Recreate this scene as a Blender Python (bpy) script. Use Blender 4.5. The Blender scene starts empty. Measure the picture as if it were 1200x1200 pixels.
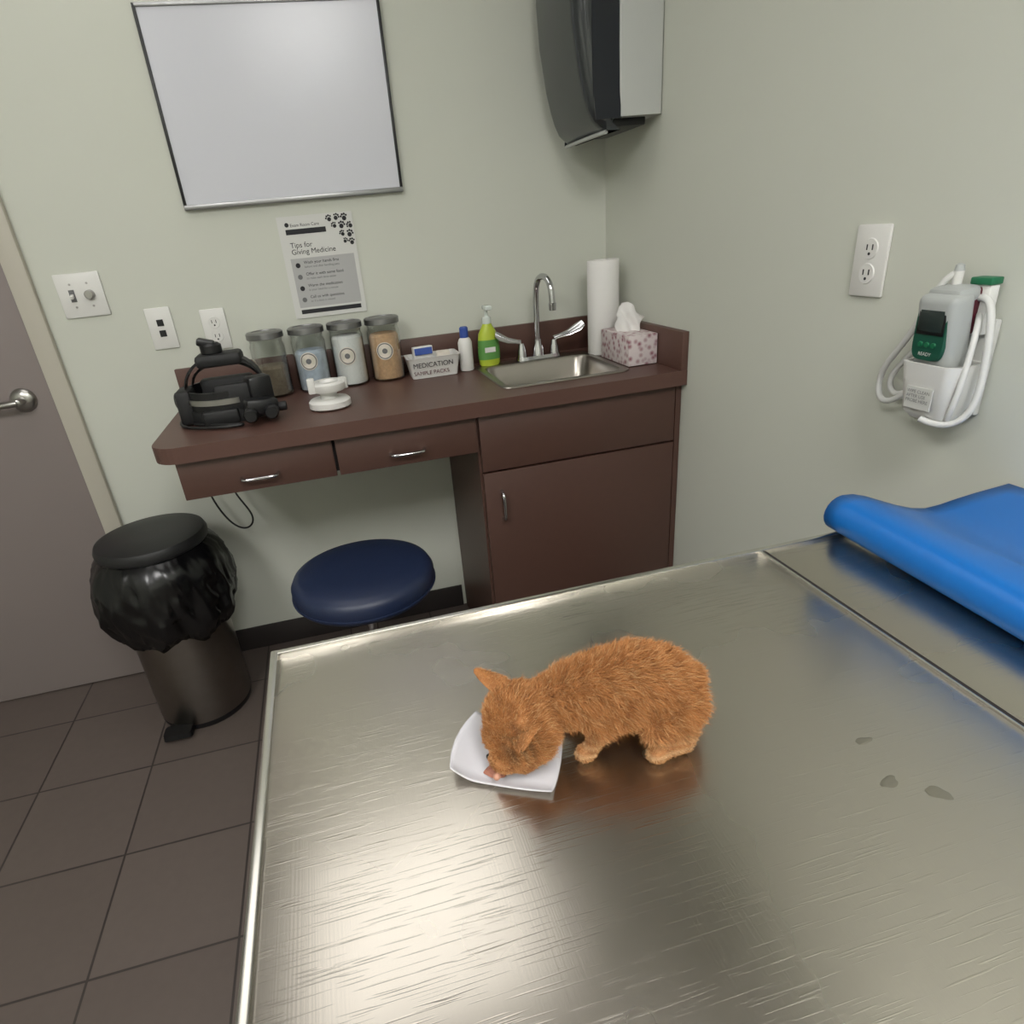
import bpy, bmesh, math, random
import numpy as np
from mathutils import Matrix, Vector, Euler, noise
random.seed(4); np.random.seed(4)
scn=bpy.context.scene
try:
    scn.view_settings.view_transform='Standard'
except Exception: pass

# ------------------------------------------------------------ materials
def lin(c):
    o=[]
    for v in c:
        v=v/255.
        o.append(v/12.92 if v<=.04045 else ((v+.055)/1.055)**2.4)
    return tuple(o)+(1,)
def mat(name,c,rough=.5,metal=0.,noise_amt=0.,nscale=8.,bump=0.,bscale=80.,emit=None,trans=0.,spec=.5,coat=0.,alpha=1.):
    m=bpy.data.materials.new(name);m.use_nodes=True
    nt=m.node_tree;b=nt.nodes['Principled BSDF']
    L=lin(c)
    b.inputs['Base Color'].default_value=L
    b.inputs['Roughness'].default_value=rough
    b.inputs['Metallic'].default_value=metal
    b.inputs['Specular IOR Level'].default_value=spec
    b.inputs['Coat Weight'].default_value=coat
    b.inputs['Transmission Weight'].default_value=trans
    b.inputs['Alpha'].default_value=alpha
    tc=nt.nodes.new('ShaderNodeTexCoord')
    if noise_amt>0:
        n=nt.nodes.new('ShaderNodeTexNoise');n.inputs['Scale'].default_value=nscale;n.inputs['Detail'].default_value=3
        nt.links.new(tc.outputs['Object'],n.inputs['Vector'])
        mx=nt.nodes.new('ShaderNodeMix');mx.data_type='RGBA'
        mx.inputs['A'].default_value=tuple(v*(1-noise_amt) for v in L[:3])+(1,)
        mx.inputs['B'].default_value=tuple(min(1,v*(1+noise_amt)) for v in L[:3])+(1,)
        nt.links.new(n.outputs['Fac'],mx.inputs['Factor']);nt.links.new(mx.outputs['Result'],b.inputs['Base Color'])
    if bump>0:
        n=nt.nodes.new('ShaderNodeTexNoise');n.inputs['Scale'].default_value=bscale;n.inputs['Detail'].default_value=2
        nt.links.new(tc.outputs['Object'],n.inputs['Vector'])
        bp=nt.nodes.new('ShaderNodeBump');bp.inputs['Strength'].default_value=bump;bp.inputs['Distance'].default_value=.002
        nt.links.new(n.outputs['Fac'],bp.inputs['Height']);nt.links.new(bp.outputs['Normal'],b.inputs['Normal'])
    if emit:
        b.inputs['Emission Color'].default_value=lin(c);b.inputs['Emission Strength'].default_value=emit
    return m
M_wall=mat('wall_paint',(198,200,189),.75,noise_amt=.02,nscale=3)
M_ceil=mat('ceiling_tile',(172,168,162),.9)
M_white=mat('white_plastic',(216,215,211),.35)
M_offw=mat('offwhite_plastic',(196,196,191),.4)
M_board=mat('whiteboard_surface',(200,201,208),.25,noise_amt=.015,nscale=4)
M_alu=mat('aluminium_frame',(150,150,150),.35,metal=1)
M_black=mat('black_plastic',(14,14,16),.4,bump=.1)
M_blackmatte=mat('black_matte',(19,19,20),.6)
M_paper=mat('paper',(206,206,202),.8)
M_ink=mat('ink',(40,40,43),.8)
M_greyink=mat('grey_ink',(110,110,110),.8)
M_greypanel=mat('grey_print',(174,174,173),.8)
M_lam=mat('brown_laminate',(88,62,54),.42,noise_amt=.08,nscale=140)
M_lamd=mat('brown_laminate_front',(80,56,48),.45,noise_amt=.06,nscale=60)
M_dark=mat('dark_interior',(30,24,22),.8)
M_chrome=mat('chrome',(200,200,202),.12,metal=1)
M_nickel=mat('brushed_nickel',(170,168,164),.3,metal=1)
M_door=mat('door_paint',(130,120,117),.5,noise_amt=.03,nscale=5)
M_trim=mat('door_trim_paint',(180,175,162),.5)
M_base=mat('baseboard_rubber',(44,39,38),.5)
M_navy=mat('navy_vinyl',(28,39,66),.42,bump=.15,bscale=150)
M_blue=mat('blue_vinyl',(10,98,175),.38,noise_amt=.04,nscale=6)
M_cream=mat('cream_print',(216,208,196),.7)
M_can=mat('brushed_can_steel',(146,140,133),.28,metal=1,noise_amt=.1,nscale=30)
M_basin=mat('basin_steel',(152,147,139),.3,metal=1)
M_bag=mat('black_bag',(9,9,10),.25)
M_lid=mat('can_lid_black',(24,24,25),.45)
M_smoke=mat('smoked_plastic',(42,46,48),.14,noise_amt=.25,nscale=9,coat=.3)
M_smoked=mat('smoked_plastic_dark',(24,28,36),.2)
M_dgrey=mat('dispenser_grey',(182,184,180),.45)
M_cotton=mat('cotton',(222,222,220),.9,bump=1,bscale=120)
M_pads=mat('blue_white_pads',(180,191,204),.9,noise_amt=.35,nscale=50)
M_tan=mat('tongue_sticks',(194,158,122),.8,noise_amt=.3,nscale=120)
M_swab=mat('brown_swabs',(116,104,88),.8,noise_amt=.4,nscale=120)
M_labelb=mat('label_blue',(50,78,155),.5)
M_lime=mat('sanitizer_lime',(174,190,58),.3)
M_limel=mat('sanitizer_label',(90,145,72),.4)
M_clear=mat('clear_gel',(208,216,210),.1)
M_tissue=mat('tissue',(222,220,217),.9)
M_green=mat('green_plastic',(20,100,66),.4)
M_dgreen=mat('dark_green_panel',(20,74,58),.35)
M_screen=mat('lcd',(38,48,46),.15)
M_grey=mat('light_grey_plastic',(164,167,165),.4)
M_maroon=mat('maroon_probe',(82,22,35),.4)
M_tray=mat('paperboard',(190,188,192),.8)
M_food=mat('cat_food',(155,100,80),.7,noise_amt=.3,nscale=200,bump=1,bscale=200)
M_drop=mat('water_spot',(166,161,150),.40,metal=1)
M_light=mat('light_diffuser',(255,253,250),.5,emit=1.9)
M_fill=mat('fill_diffuser',(255,254,252),.5,emit=20)  # emission for the added fill panels
M_cord=mat('cord_white',(206,206,203),.5)
M_cordblack=mat('cord_black',(16,16,17),.5)

def glass_mat():
    m=bpy.data.materials.new('jar_glass');m.use_nodes=True;nt=m.node_tree
    nt.nodes.remove(nt.nodes['Principled BSDF']);o=nt.nodes['Material Output']
    t=nt.nodes.new('ShaderNodeBsdfTransparent');t.inputs[0].default_value=(.93,.95,.94,1)
    g=nt.nodes.new('ShaderNodeBsdfGlossy');g.inputs['Roughness'].default_value=.05
    lw=nt.nodes.new('ShaderNodeLayerWeight');lw.inputs['Blend'].default_value=.35
    mx=nt.nodes.new('ShaderNodeMixShader');nt.links.new(lw.outputs['Facing'],mx.inputs[0])
    nt.links.new(t.outputs[0],mx.inputs[1]);nt.links.new(g.outputs[0],mx.inputs[2]);nt.links.new(mx.outputs[0],o.inputs[0])
    return m
M_glass=glass_mat()

def steel_table():
    m=bpy.data.materials.new('scratched_stainless');m.use_nodes=True;nt=m.node_tree;b=nt.nodes['Principled BSDF']
    N=nt.nodes.new;Lk=nt.links.new
    b.inputs['Metallic'].default_value=1;b.inputs['Base Color'].default_value=lin((194,188,179))
    tc=N('ShaderNodeTexCoord')
    n=N('ShaderNodeTexNoise');n.inputs['Scale'].default_value=5;n.inputs['Detail'].default_value=3;Lk(tc.outputs['Object'],n.inputs['Vector'])
    mr=N('ShaderNodeMapRange');mr.inputs['From Min'].default_value=.3;mr.inputs['From Max'].default_value=.7;mr.inputs['To Min'].default_value=.24;mr.inputs['To Max'].default_value=.32
    Lk(n.outputs['Fac'],mr.inputs['Value']);Lk(mr.outputs[0],b.inputs['Roughness'])
    tot=None
    for k,(ang,sx,sy,st) in enumerate([(0.0,700,5,.12),(.75,16,560,1.3),(1.15,20,640,1.3),(.35,14,600,1.0)]):
        mp=N('ShaderNodeMapping');mp.inputs['Rotation'].default_value=(0,0,ang);mp.inputs['Scale'].default_value=(sx,sy,1)
        wn=N('ShaderNodeTexNoise');wn.inputs['Scale'].default_value=1;wn.inputs['Detail'].default_value=0
        wn.inputs['Distortion'].default_value=.25 if k else 0
        Lk(tc.outputs['Object'],mp.inputs['Vector']);Lk(mp.outputs[0],wn.inputs['Vector'])
        h=wn.outputs['Fac']
        if k:
            cr=N('ShaderNodeMapRange');cr.inputs['From Min'].default_value=.71;cr.inputs['From Max'].default_value=.80
            Lk(h,cr.inputs['Value']);h=cr.outputs[0]
        mu=N('ShaderNodeMath');mu.operation='MULTIPLY_ADD';mu.inputs[1].default_value=st
        Lk(h,mu.inputs[0])
        if tot: Lk(tot,mu.inputs[2])
        else: mu.inputs[2].default_value=0
        tot=mu.outputs[0]
    bp=N('ShaderNodeBump');bp.inputs['Strength'].default_value=.14;bp.inputs['Distance'].default_value=.001
    Lk(tot,bp.inputs['Height']);Lk(bp.outputs[0],b.inputs['Normal'])
    return m
M_steel=steel_table()
M_rim=mat('steel_rim',(208,206,200),.25,metal=1)

def tile_mat():
    m=bpy.data.materials.new('floor_tile');m.use_nodes=True;nt=m.node_tree;b=nt.nodes['Principled BSDF']
    N=nt.nodes.new;Lk=nt.links.new
    tc=N('ShaderNodeTexCoord');mp=N('ShaderNodeMapping');mp.inputs['Location'].default_value=(1.665+.305*20,.21+.305*20,0)
    Lk(tc.outputs['Object'],mp.inputs['Vector'])
    br=N('ShaderNodeTexBrick');br.offset=0;br.squash=1
    br.inputs['Scale'].default_value=1;br.inputs['Brick Width'].default_value=.305;br.inputs['Row Height'].default_value=.305
    br.inputs['Mortar Size'].default_value=.003;br.inputs['Mortar Smooth'].default_value=.2
    br.inputs['Color1'].default_value=lin((92,82,77));br.inputs['Color2'].default_value=lin((86,76,71));br.inputs['Mortar'].default_value=lin((50,43,41))
    Lk(mp.outputs[0],br.inputs['Vector'])
    n=N('ShaderNodeTexNoise');n.inputs['Scale'].default_value=40;n.inputs['Detail'].default_value=4;Lk(tc.outputs['Object'],n.inputs['Vector'])
    mx=N('ShaderNodeMix');mx.data_type='RGBA';mx.blend_type='MULTIPLY';mx.inputs['Factor'].default_value=.35
    cr=N('ShaderNodeMapRange');cr.inputs['To Min'].default_value=.75;cr.inputs['To Max'].default_value=1.15;Lk(n.outputs['Fac'],cr.inputs['Value'])
    Lk(br.outputs['Color'],mx.inputs['A']);Lk(cr.outputs[0],mx.inputs['B']);Lk(mx.outputs['Result'],b.inputs['Base Color'])
    b.inputs['Roughness'].default_value=.5
    return m
M_tile=tile_mat()
def floral():
    m=bpy.data.materials.new('tissue_box_print');m.use_nodes=True;nt=m.node_tree;b=nt.nodes['Principled BSDF']
    tc=nt.nodes.new('ShaderNodeTexCoord');v=nt.nodes.new('ShaderNodeTexVoronoi');v.inputs['Scale'].default_value=60
    nt.links.new(tc.outputs['Object'],v.inputs['Vector'])
    r=nt.nodes.new('ShaderNodeValToRGB');r.color_ramp.elements[0].color=lin((136,80,92));r.color_ramp.elements[1].color=lin((204,194,193));r.color_ramp.elements[1].position=.55;r.color_ramp.elements[0].position=.1
    nt.links.new(v.outputs['Distance'],r.inputs[0]);nt.links.new(r.outputs[0],b.inputs['Base Color']);b.inputs['Roughness'].default_value=.6
    return m
M_floral=floral()

# ------------------------------------------------------------ geometry helpers
def root(name,loc):
    e=bpy.data.objects.new(name,None);e.location=loc;e.empty_display_size=.05
    scn.collection.objects.link(e);return e
def link(ob,parent=None):
    scn.collection.objects.link(ob)
    if parent is not None:
        ob.parent=parent;ob.matrix_parent_inverse=Matrix.Translation(-Vector(parent.location))
    return ob
def mk(name,verts,faces,m,parent=None,smooth=False,bevel=0,seg=2,sharp=40):
    me=bpy.data.meshes.new(name);me.from_pydata([tuple(v) for v in verts],[],faces)
    bm=bmesh.new();bm.from_mesh(me);bmesh.ops.recalc_face_normals(bm,faces=bm.faces)
    if bevel>0:
        bmesh.ops.bevel(bm,geom=list(bm.edges),offset=bevel,segments=seg,affect='EDGES',profile=.5)
        smooth=True
    for f in bm.faces:f.smooth=smooth
    if smooth:
        for e in bm.edges:
            if len(e.link_faces)==2 and e.calc_face_angle(0)>math.radians(sharp): e.smooth=False
    bm.to_mesh(me);bm.free()
    me.materials.append(m)
    return link(bpy.data.objects.new(name,me),parent)
def xf(verts,rot,c):
    if rot is None: return verts
    R=Euler(rot).to_matrix();c=Vector(c)
    return [R@(Vector(v)-c)+c for v in verts]
def box(name,x0,x1,y0,y1,z0,z1,m,parent=None,bevel=0,rot=None,seg=2):
    v=[(x0,y0,z0),(x1,y0,z0),(x1,y1,z0),(x0,y1,z0),(x0,y0,z1),(x1,y0,z1),(x1,y1,z1),(x0,y1,z1)]
    v=xf(v,rot,((x0+x1)/2,(y0+y1)/2,(z0+z1)/2))
    return mk(name,v,[(0,3,2,1),(4,5,6,7),(0,1,5,4),(1,2,6,5),(2,3,7,6),(3,0,4,7)],m,parent,bevel=bevel,seg=seg)
def loft(name,rings,m,parent=None,cap0=True,cap1=True,smooth=True,closed=True,sharp=40):
    n=len(rings[0]);v=[p for r in rings for p in r];f=[]
    for i in range(len(rings)-1):
        for j in range(n if closed else n-1):
            a=i*n+j;b=i*n+(j+1)%n
            f.append((a,b,b+n,a+n))
    if cap0:f.append(tuple(range(n))[::-1])
    if cap1:f.append(tuple((len(rings)-1)*n+k for k in range(n)))
    return mk(name,v,f,m,parent,smooth=smooth,sharp=sharp)
def rr(x0,x1,y0,y1,r,z,n=6):
    o=[]
    for cx,cy,a0 in ((x1-r,y1-r,0),(x0+r,y1-r,90),(x0+r,y0+r,180),(x1-r,y0+r,270)):
        for k in range(n+1):
            a=math.radians(a0+90*k/n);o.append((cx+r*math.cos(a),cy+r*math.sin(a),z))
    return o
def lathe(name,prof,c,m,parent=None,n=40,axis='Z',rot=None,sharp=40,cap0=True,cap1=True):
    rings=[]
    for r,z in prof:
        ring=[]
        for k in range(n):
            a=2*math.pi*k/n;x,y=max(r,1e-5)*math.cos(a),max(r,1e-5)*math.sin(a)
            p={'Z':(x,y,z),'Y':(x,z,y),'X':(z,x,y)}[axis]
            p=Vector(p)
            if rot is not None:p=Euler(rot).to_matrix()@p
            ring.append(p+Vector(c))
        rings.append(ring)
    return loft(name,rings,m,parent,cap0,cap1,sharp=sharp)
def cyl(name,c,r,h,m,parent=None,axis='Z',n=32,rot=None,b=.0015):
    return lathe(name,[(r-b,0),(r,b),(r,h-b),(r-b,h)],c,m,parent,n,axis,rot,sharp=60)
def tube(name,pts,r,m,parent=None,cyclic=False,res=6,smooth=True):
    cu=bpy.data.curves.new(name,'CURVE');cu.dimensions='3D';cu.bevel_depth=r;cu.bevel_resolution=3;cu.use_fill_caps=True
    if smooth:
        s=cu.splines.new('NURBS');s.points.add(len(pts)-1)
        for i,p in enumerate(pts):s.points[i].co=(p[0],p[1],p[2],1)
        s.order_u=min(4,len(pts));s.use_endpoint_u=not cyclic;s.use_cyclic_u=cyclic;s.resolution_u=res
    else:
        s=cu.splines.new('POLY');s.points.add(len(pts)-1);s.use_cyclic_u=cyclic
        for i,p in enumerate(pts):s.points[i].co=(p[0],p[1],p[2],1)
    cu.materials.append(m)
    ob=link(bpy.data.objects.new(name,cu),parent)
    dg=bpy.context.evaluated_depsgraph_get();me=bpy.data.meshes.new_from_object(ob.evaluated_get(dg))
    bpy.data.objects.remove(ob)
    if not me.materials: me.materials.append(m)
    for p in me.polygons:p.use_smooth=True
    return link(bpy.data.objects.new(name,me),parent)
def text(name,body,loc,size,m,parent,rot=(math.pi/2,0,0)):
    cu=bpy.data.curves.new(name,'FONT');cu.body=body;cu.size=size;cu.materials.append(m)
    ob=bpy.data.objects.new(name,cu);link(ob,None)
    dg=bpy.context.evaluated_depsgraph_get();me=bpy.data.meshes.new_from_object(ob.evaluated_get(dg));bpy.data.objects.remove(ob)
    me.transform(Matrix.Translation(loc)@Euler(rot).to_matrix().to_4x4())
    if not me.materials: me.materials.append(m)
    return link(bpy.data.objects.new(name,me),parent)

# ------------------------------------------------------------ room
XL,YF,H=-3.2,-4.2,2.6
box('floor',XL,.1,YF,.1,-.1,0,M_tile)
box('ceiling',XL,.1,YF,.1,H,H+.1,M_ceil)
box('wall_back',XL,.1,0,.1,0,H,M_wall)
box('wall_right',0,.1,YF,0,0,H,M_wall)
box('wall_left',XL-.1,XL,YF,.1,0,H,M_wall)
box('wall_front',XL,.1,YF-.1,YF,0,H,M_wall)
box('baseboard_back',-1.69,-.61,-.008,0,0,.09,M_base,bevel=.002)
box('baseboard_right',-.008,0,YF,-.54,0,.09,M_base,bevel=.002)
# door + trim
d=root('door_1',(-2.2,-.012,0))
box('leaf',-2.655,-1.748,-.014,-.002,.006,2.05,M_door,d,bevel=.001)
lathe('rose',[(.034,0),(.034,-.006),(.028,-.014),(.012,-.018)],(-1.822,-.014,1.0),M_nickel,d,axis='Y')
cyl('spindle',(-1.822,-.07,1.0),.011,.056,M_nickel,d,axis='Y')
tube('lever',[(-1.822,-.066,1.0),(-1.85,-.07,1.0),(-1.89,-.068,.998),(-1.94,-.062,.995)],.010,M_nickel,d)
t=root('trim_1',(-1.72,0,0))
box('jamb_right',-1.746,-1.692,-.022,0,0,2.11,M_trim,t,bevel=.003)
box('jamb_left',-2.71,-2.657,-.022,0,0,2.11,M_trim,t,bevel=.003)
box('head',-2.657,-1.746,-.022,0,2.055,2.11,M_trim,t,bevel=.003)

# ceiling light over the counter, plus two unseen fill panels added behind the camera
def panel(x0,x1,y0,y1,m):
    p=root('ceiling_or_fill_light',((x0+x1)/2,(y0+y1)/2,H))
    box('frame',x0-.02,x1+.02,y0-.02,y1+.02,H-.012,H-.001,M_white,p)
    box('diffuser',x0,x1,y0,y1,H-.018,H-.012,m,p)
panel(-1.98,-.86,-1.32,-.12,M_light)
panel(-1.0,-.4,-3.6,-2.4,M_fill)  # added fill panel, out of view, flattens the light from the camera side
panel(-2.5,-1.9,-3.4,-2.2,M_fill)  # second added fill panel, also out of view

# ------------------------------------------------------------ whiteboard
w=root('whiteboard',(-.95,0,1.67))
x0,x1,z0,z1=-1.2535,-.6435,1.443,1.900
box('surface',x0+.006,x1-.006,-.012,-.002,z0+.006,z1-.006,M_board,w)
box('frame_bottom',x0,x1,-.018,-.001,z0,z0+.013,M_alu,w,bevel=.002)
box('frame_top',x0,x1,-.016,-.001,z1-.009,z1,M_alu,w,bevel=.002)
box('frame_left',x0,x0+.008,-.016,-.001,z0,z1,M_black,w,bevel=.002)
box('frame_right',x1-.008,x1,-.016,-.001,z0,z1,M_black,w,bevel=.002)
# poster sign
s=root('paper_sign',(-.91,0,1.27))
x0,x1,z0,z1=-1.0185,-.8025,1.1275,1.4065
box('sheet',x0,x1,-.004,-.001,z0,z1,M_paper,s)
Y=-.0045
lathe('logo',[(.006,0),(.006,-.0004)],(x0+.026,Y,z1-.022),M_ink,s,n=16,axis='Y')
text('header','Exam Room Care',(x0+.035,Y,z1-.028),.0115,M_ink,s)
box('header_bar',x0+.02,x0+.135,Y-.0003,Y,z1-.048,z1-.034,M_ink,s)
text('title','Tips for',(x0+.025,Y,z1-.083),.020,M_ink,s)
text('title_2','Giving Medicine',(x0+.025,Y,z1-.101),.020,M_ink,s)
def paw(k,cx,cz,sc,a):
    ca,sa=math.cos(a),math.sin(a)
    for q,(dx,dz,r_) in enumerate(((0,-.003,.0058),(-.007,.003,.0026),(-.0028,.0068,.0028),(.0028,.0068,.0028),(.007,.003,.0026))):
        lathe('paw_%d_%d'%(k,q),[(r_*sc,0),(r_*sc,-.0004)],(cx+sc*(dx*ca-dz*sa),Y,cz+sc*(dx*sa+dz*ca)),M_ink,s,n=12,axis='Y')
for k,(dx,dz,sc,a) in enumerate(((.148,.014,1.,.4),(.170,.012,1.,-.5),(.192,.014,1.1,.2),(.205,.036,1.,.9),(.182,.034,1.1,-.3),(.160,.033,.9,.6),(.202,.058,1.1,-.4),(.180,.056,.9,.5),(.204,.080,1.,.1),(.186,.076,.8,-.6))):
    paw(k,x0+dx,z1-dz,sc,a)
box('panel',x0+.018,x1-.012,Y-.0002,Y,z0+.03,z1-.112,M_greypanel,s)
for k in range(4):
    zz=z1-.128-.032*k
    lathe('bullet_%d'%k,[(.007,0),(.007,-.0005)],(x0+.036,Y-.0002,zz-.003),M_greyink if k%2 else M_ink,s,n=12,axis='Y')
    text('line_%d'%k,['Wash your hands first','Offer it with some food','Warm the medication','Call us with questions'][k],(x0+.054,Y-.0004,zz),.0115,M_ink,s)
    text('subline_%d'%k,['before and after handling pets','to make each dose easier','in your hand for a minute','or if a dose is missed'][k],(x0+.054,Y-.0004,zz-.011),.0085,M_greyink,s)
box('footer',x0+.02,x1-.015,Y-.0003,Y,z0+.012,z0+.024,M_ink,s)

# switch & outlets
def plate_back(name,cx,cz,w_,h_=.116):
    r=root(name,(cx,0,cz));box('plate',cx-w_/2,cx+w_/2,-.007,-.0005,cz-h_/2,cz+h_/2,M_white,r,bevel=.003);return r
r=plate_back('light_switch',-1.582,1.259,.118)
box('toggle_well',-1.612,-1.598,-.0085,-.006,1.243,1.275,M_greyink,r);box('toggle',-1.609,-1.601,-.020,-.007,1.253,1.262,M_white,r,bevel=.001,rot=(.4,0,0))
lathe('dimmer_knob',[(.013,0),(.012,-.012),(.010,-.014)],(-1.560,-.007,1.259),M_nickel,r,axis='Y',n=24)
for zz in (1.229,1.289):
    for xx in (-1.604,-1.56): lathe('screw',[(.003,0),(.003,-.001)],(xx,-.007,zz),M_nickel,r,axis='Y',n=10)
r=plate_back('network_wall_plate',-1.402,1.147,.07)
for i,zz in enumerate((1.163,1.133)):
    box('port_%d'%i,-1.411,-1.393,-.0085,-.006,zz-.009,zz+.009,M_black,r)
def sockets(r,plane,c,zc):
    for k,zz in enumerate((zc+.02,zc-.02)):
        if plane=='y':
            lathe('socket_face_%d'%k,[(.017,0),(.016,-.002)],(c,-.007,zz),M_white,r,axis='Y',n=24)
            for dx in(-.006,.006): box('slot',c+dx-.001,c+dx+.001,-.0098,-.009,zz-.002,zz+.007,M_ink,r)
            lathe('ground',[(.0025,0),(.0025,-.0007)],(c,-.009,zz-.008),M_ink,r,axis='Y',n=10)
        else:
            lathe('socket_face_%d'%k,[(.017,0),(.016,-.002)],(-.007,c,zz),M_white,r,axis='X',n=24)
            for dx in(-.006,.006): box('slot',-.0098,-.009,c+dx-.001,c+dx+.001,zz-.002,zz+.007,M_ink,r)
            lathe('ground',[(.0025,0),(.0025,-.0007)],(-.009,c,zz-.008),M_ink,r,axis='X',n=10)
r=plate_back('power_outlet',-1.255,1.127,.07);sockets(r,'y',-1.255,1.127)
r=root('power_outlet',(0,-1.108,1.212))
box('plate',-.007,-.0005,-1.144,-1.072,1.154,1.270,M_white,r,bevel=.003);sockets(r,'x',-1.108,1.212)

# ------------------------------------------------------------ counter with cabinet
HC=.925;DC=.535;XLc=-1.40
c=root('vanity_counter',(-.7,-.27,0))
SX0,SX1,SY0,SY1=-.50,-.12,-.45,-.075   # sink cutout (outer rim)
pts=[(XLc,-.001)]
R_=.07
for k in range(9):
    a=math.radians(180+90*k/8);pts.append((XLc+R_+R_*math.cos(a),-DC+R_+R_*math.sin(a)))
pts+=[(SX0+.01,-DC),(SX0+.01,-.001)]
n=len(pts)
loft('countertop_left',[[(x,y,HC-.04) for x,y in pts],[(x,y,HC-.002) for x,y in pts],[(x+.001*(x<XLc+.1),y,HC) for x,y in pts]],M_lam,c,smooth=False)
box('countertop_front',SX0+.01,-.001,-DC,SY0+.01,HC-.04,HC,M_lam,c)
box('countertop_back',SX0+.01,-.001,SY1-.01,-.001,HC-.04,HC,M_lam,c)
box('countertop_right',SX1-.01,-.001,SY0+.01,SY1-.01,HC-.04,HC,M_lam,c)
box('backsplash',XLc,-.001,-.02,-.001,HC,HC+.103,M_lam,c,bevel=.001)
box('sidesplash',-.02,-.001,-DC,-.02,HC,HC+.103,M_lam,c,bevel=.001)
FY=-.51
box('apron_box',-1.352,-.60,FY+.02,-.002,.79,HC-.04,M_dark,c)
box('apron_end',-1.356,-1.340,FY+.018,-.002,.785,HC-.04,M_lamd,c)
box('drawer_front_1',-1.352,-.978,FY,FY+.018,.783,HC-.046,M_lamd,c,bevel=.0015)
box('drawer_front_2',-.970,-.600,FY,FY+.018,.783,HC-.046,M_lamd,c,bevel=.0015)
box('side_panel_left',-.598,-.580,FY+.018,-.002,.0,HC-.04,M_lamd,c)
box('side_panel_right',-.018,-.002,FY,-.002,.0,HC-.04,M_lamd,c)
box('cabinet_back',-.58,-.018,-.012,-.002,.1,HC-.3,M_dark,c)
box('cabinet_bottom',-.58,-.018,FY+.03,-.012,.09,.108,M_lamd,c)
box('toe_kick',-.58,-.018,FY+.06,FY+.075,0,.09,M_dark,c)
box('false_drawer_front',-.592,-.020,FY,FY+.018,.722,HC-.046,M_lamd,c,bevel=.0015)
box('cabinet_door',-.592,-.020,FY,FY+.018,.095,.716,M_lamd,c,bevel=.0015)
def pull(name,p0,p1):
    p0=Vector(p0);p1=Vector(p1);o=Vector((0,-.026,0));d_=(p1-p0)*.12
    tube(name,[p0,p0+o*.8,p0+o+d_,p1+o-d_,p1+o*.8,p1],.0045,M_chrome,c)
pull('pull_1',(-1.21,FY,.818),(-1.12,FY,.818))
pull('pull_2',(-.835,FY,.818),(-.745,FY,.818))
pull('pull_3',(-.545,FY,.575),(-.545,FY,.660))
# sink
s=root('sink',(-.31,-.26,HC))
rings=[rr(SX0,SX1,SY0,SY1,.03,HC+.0008),rr(SX0+.002,SX1-.002,SY0+.002,SY1-.002,.03,HC+.004),
 rr(SX0+.018,SX1-.018,SY0+.018,SY1-.062,.035,HC+.004),rr(SX0+.024,SX1-.024,SY0+.024,SY1-.068,.035,HC-.004),
 rr(SX0+.034,SX1-.034,SY0+.034,SY1-.078,.04,HC-.13),rr(SX0+.06,SX1-.06,SY0+.06,SY1-.10,.04,HC-.15),rr(-.35,-.27,-.31,-.23,.038,HC-.153)]
loft('basin',rings,M_basin,s,cap0=False,cap1=True)
lathe('drain',[(.035,0),(.03,.003),(.01,.001)],(-.31,-.27,HC-.152),M_chrome,s)
# faucet
f=root('faucet',(-.29,-.105,HC))
fx,fy=-.285,-.106
loft('deck_plate',[rr(fx-.075,fx+.075,fy-.022,fy+.022,.02,HC+.005),rr(fx-.073,fx+.073,fy-.02,fy+.02,.019,HC+.016)],M_chrome,f)
lathe('spout_base',[(.02,0),(.018,.02),(.012,.035),(.012,.05)],(fx,fy,HC+.016),M_chrome,f)
sp=[(fx,fy,HC+.05),(fx,fy,HC+.12),(fx,fy,HC+.19),(fx+.003,fy-.01,HC+.245),(fx+.012,fy-.05,HC+.258),(fx+.02,fy-.085,HC+.24),(fx+.022,fy-.092,HC+.205),(fx+.022,fy-.093,HC+.175)]
tube('spout',sp,.0095,M_chrome,f)
lathe('aerator',[(.011,0),(.012,.02),(.010,.022)],(fx+.022,fy-.093,HC+.158),M_chrome,f)
for sgn in (-1,1):
    hx=fx+sgn*.055
    lathe('valve_%d'%(sgn>0),[(.016,0),(.014,.02),(.011,.03),(.009,.042)],(hx,fy,HC+.016),M_chrome,f)
    rings=[]
    for k,(L,wd,zz) in enumerate([(0,.010,.045),(.02,.009,.050),(.05,.013,.058),(.082,.019,.074),(.097,.014,.084)]):
        dx,dy=sgn*.93*L,-.28*L
        ring=[]
        for q in range(12):
            a=2*math.pi*q/12
            ring.append((hx+dx-.25*wd*math.cos(a)*sgn,fy+dy+.6*wd*math.cos(a),HC+.016+zz+.0045*math.sin(a)+.5*wd*math.cos(a)))
        rings.append(ring)
    loft('wrist_blade_%d'%(sgn>0),rings,M_chrome,f)

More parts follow.
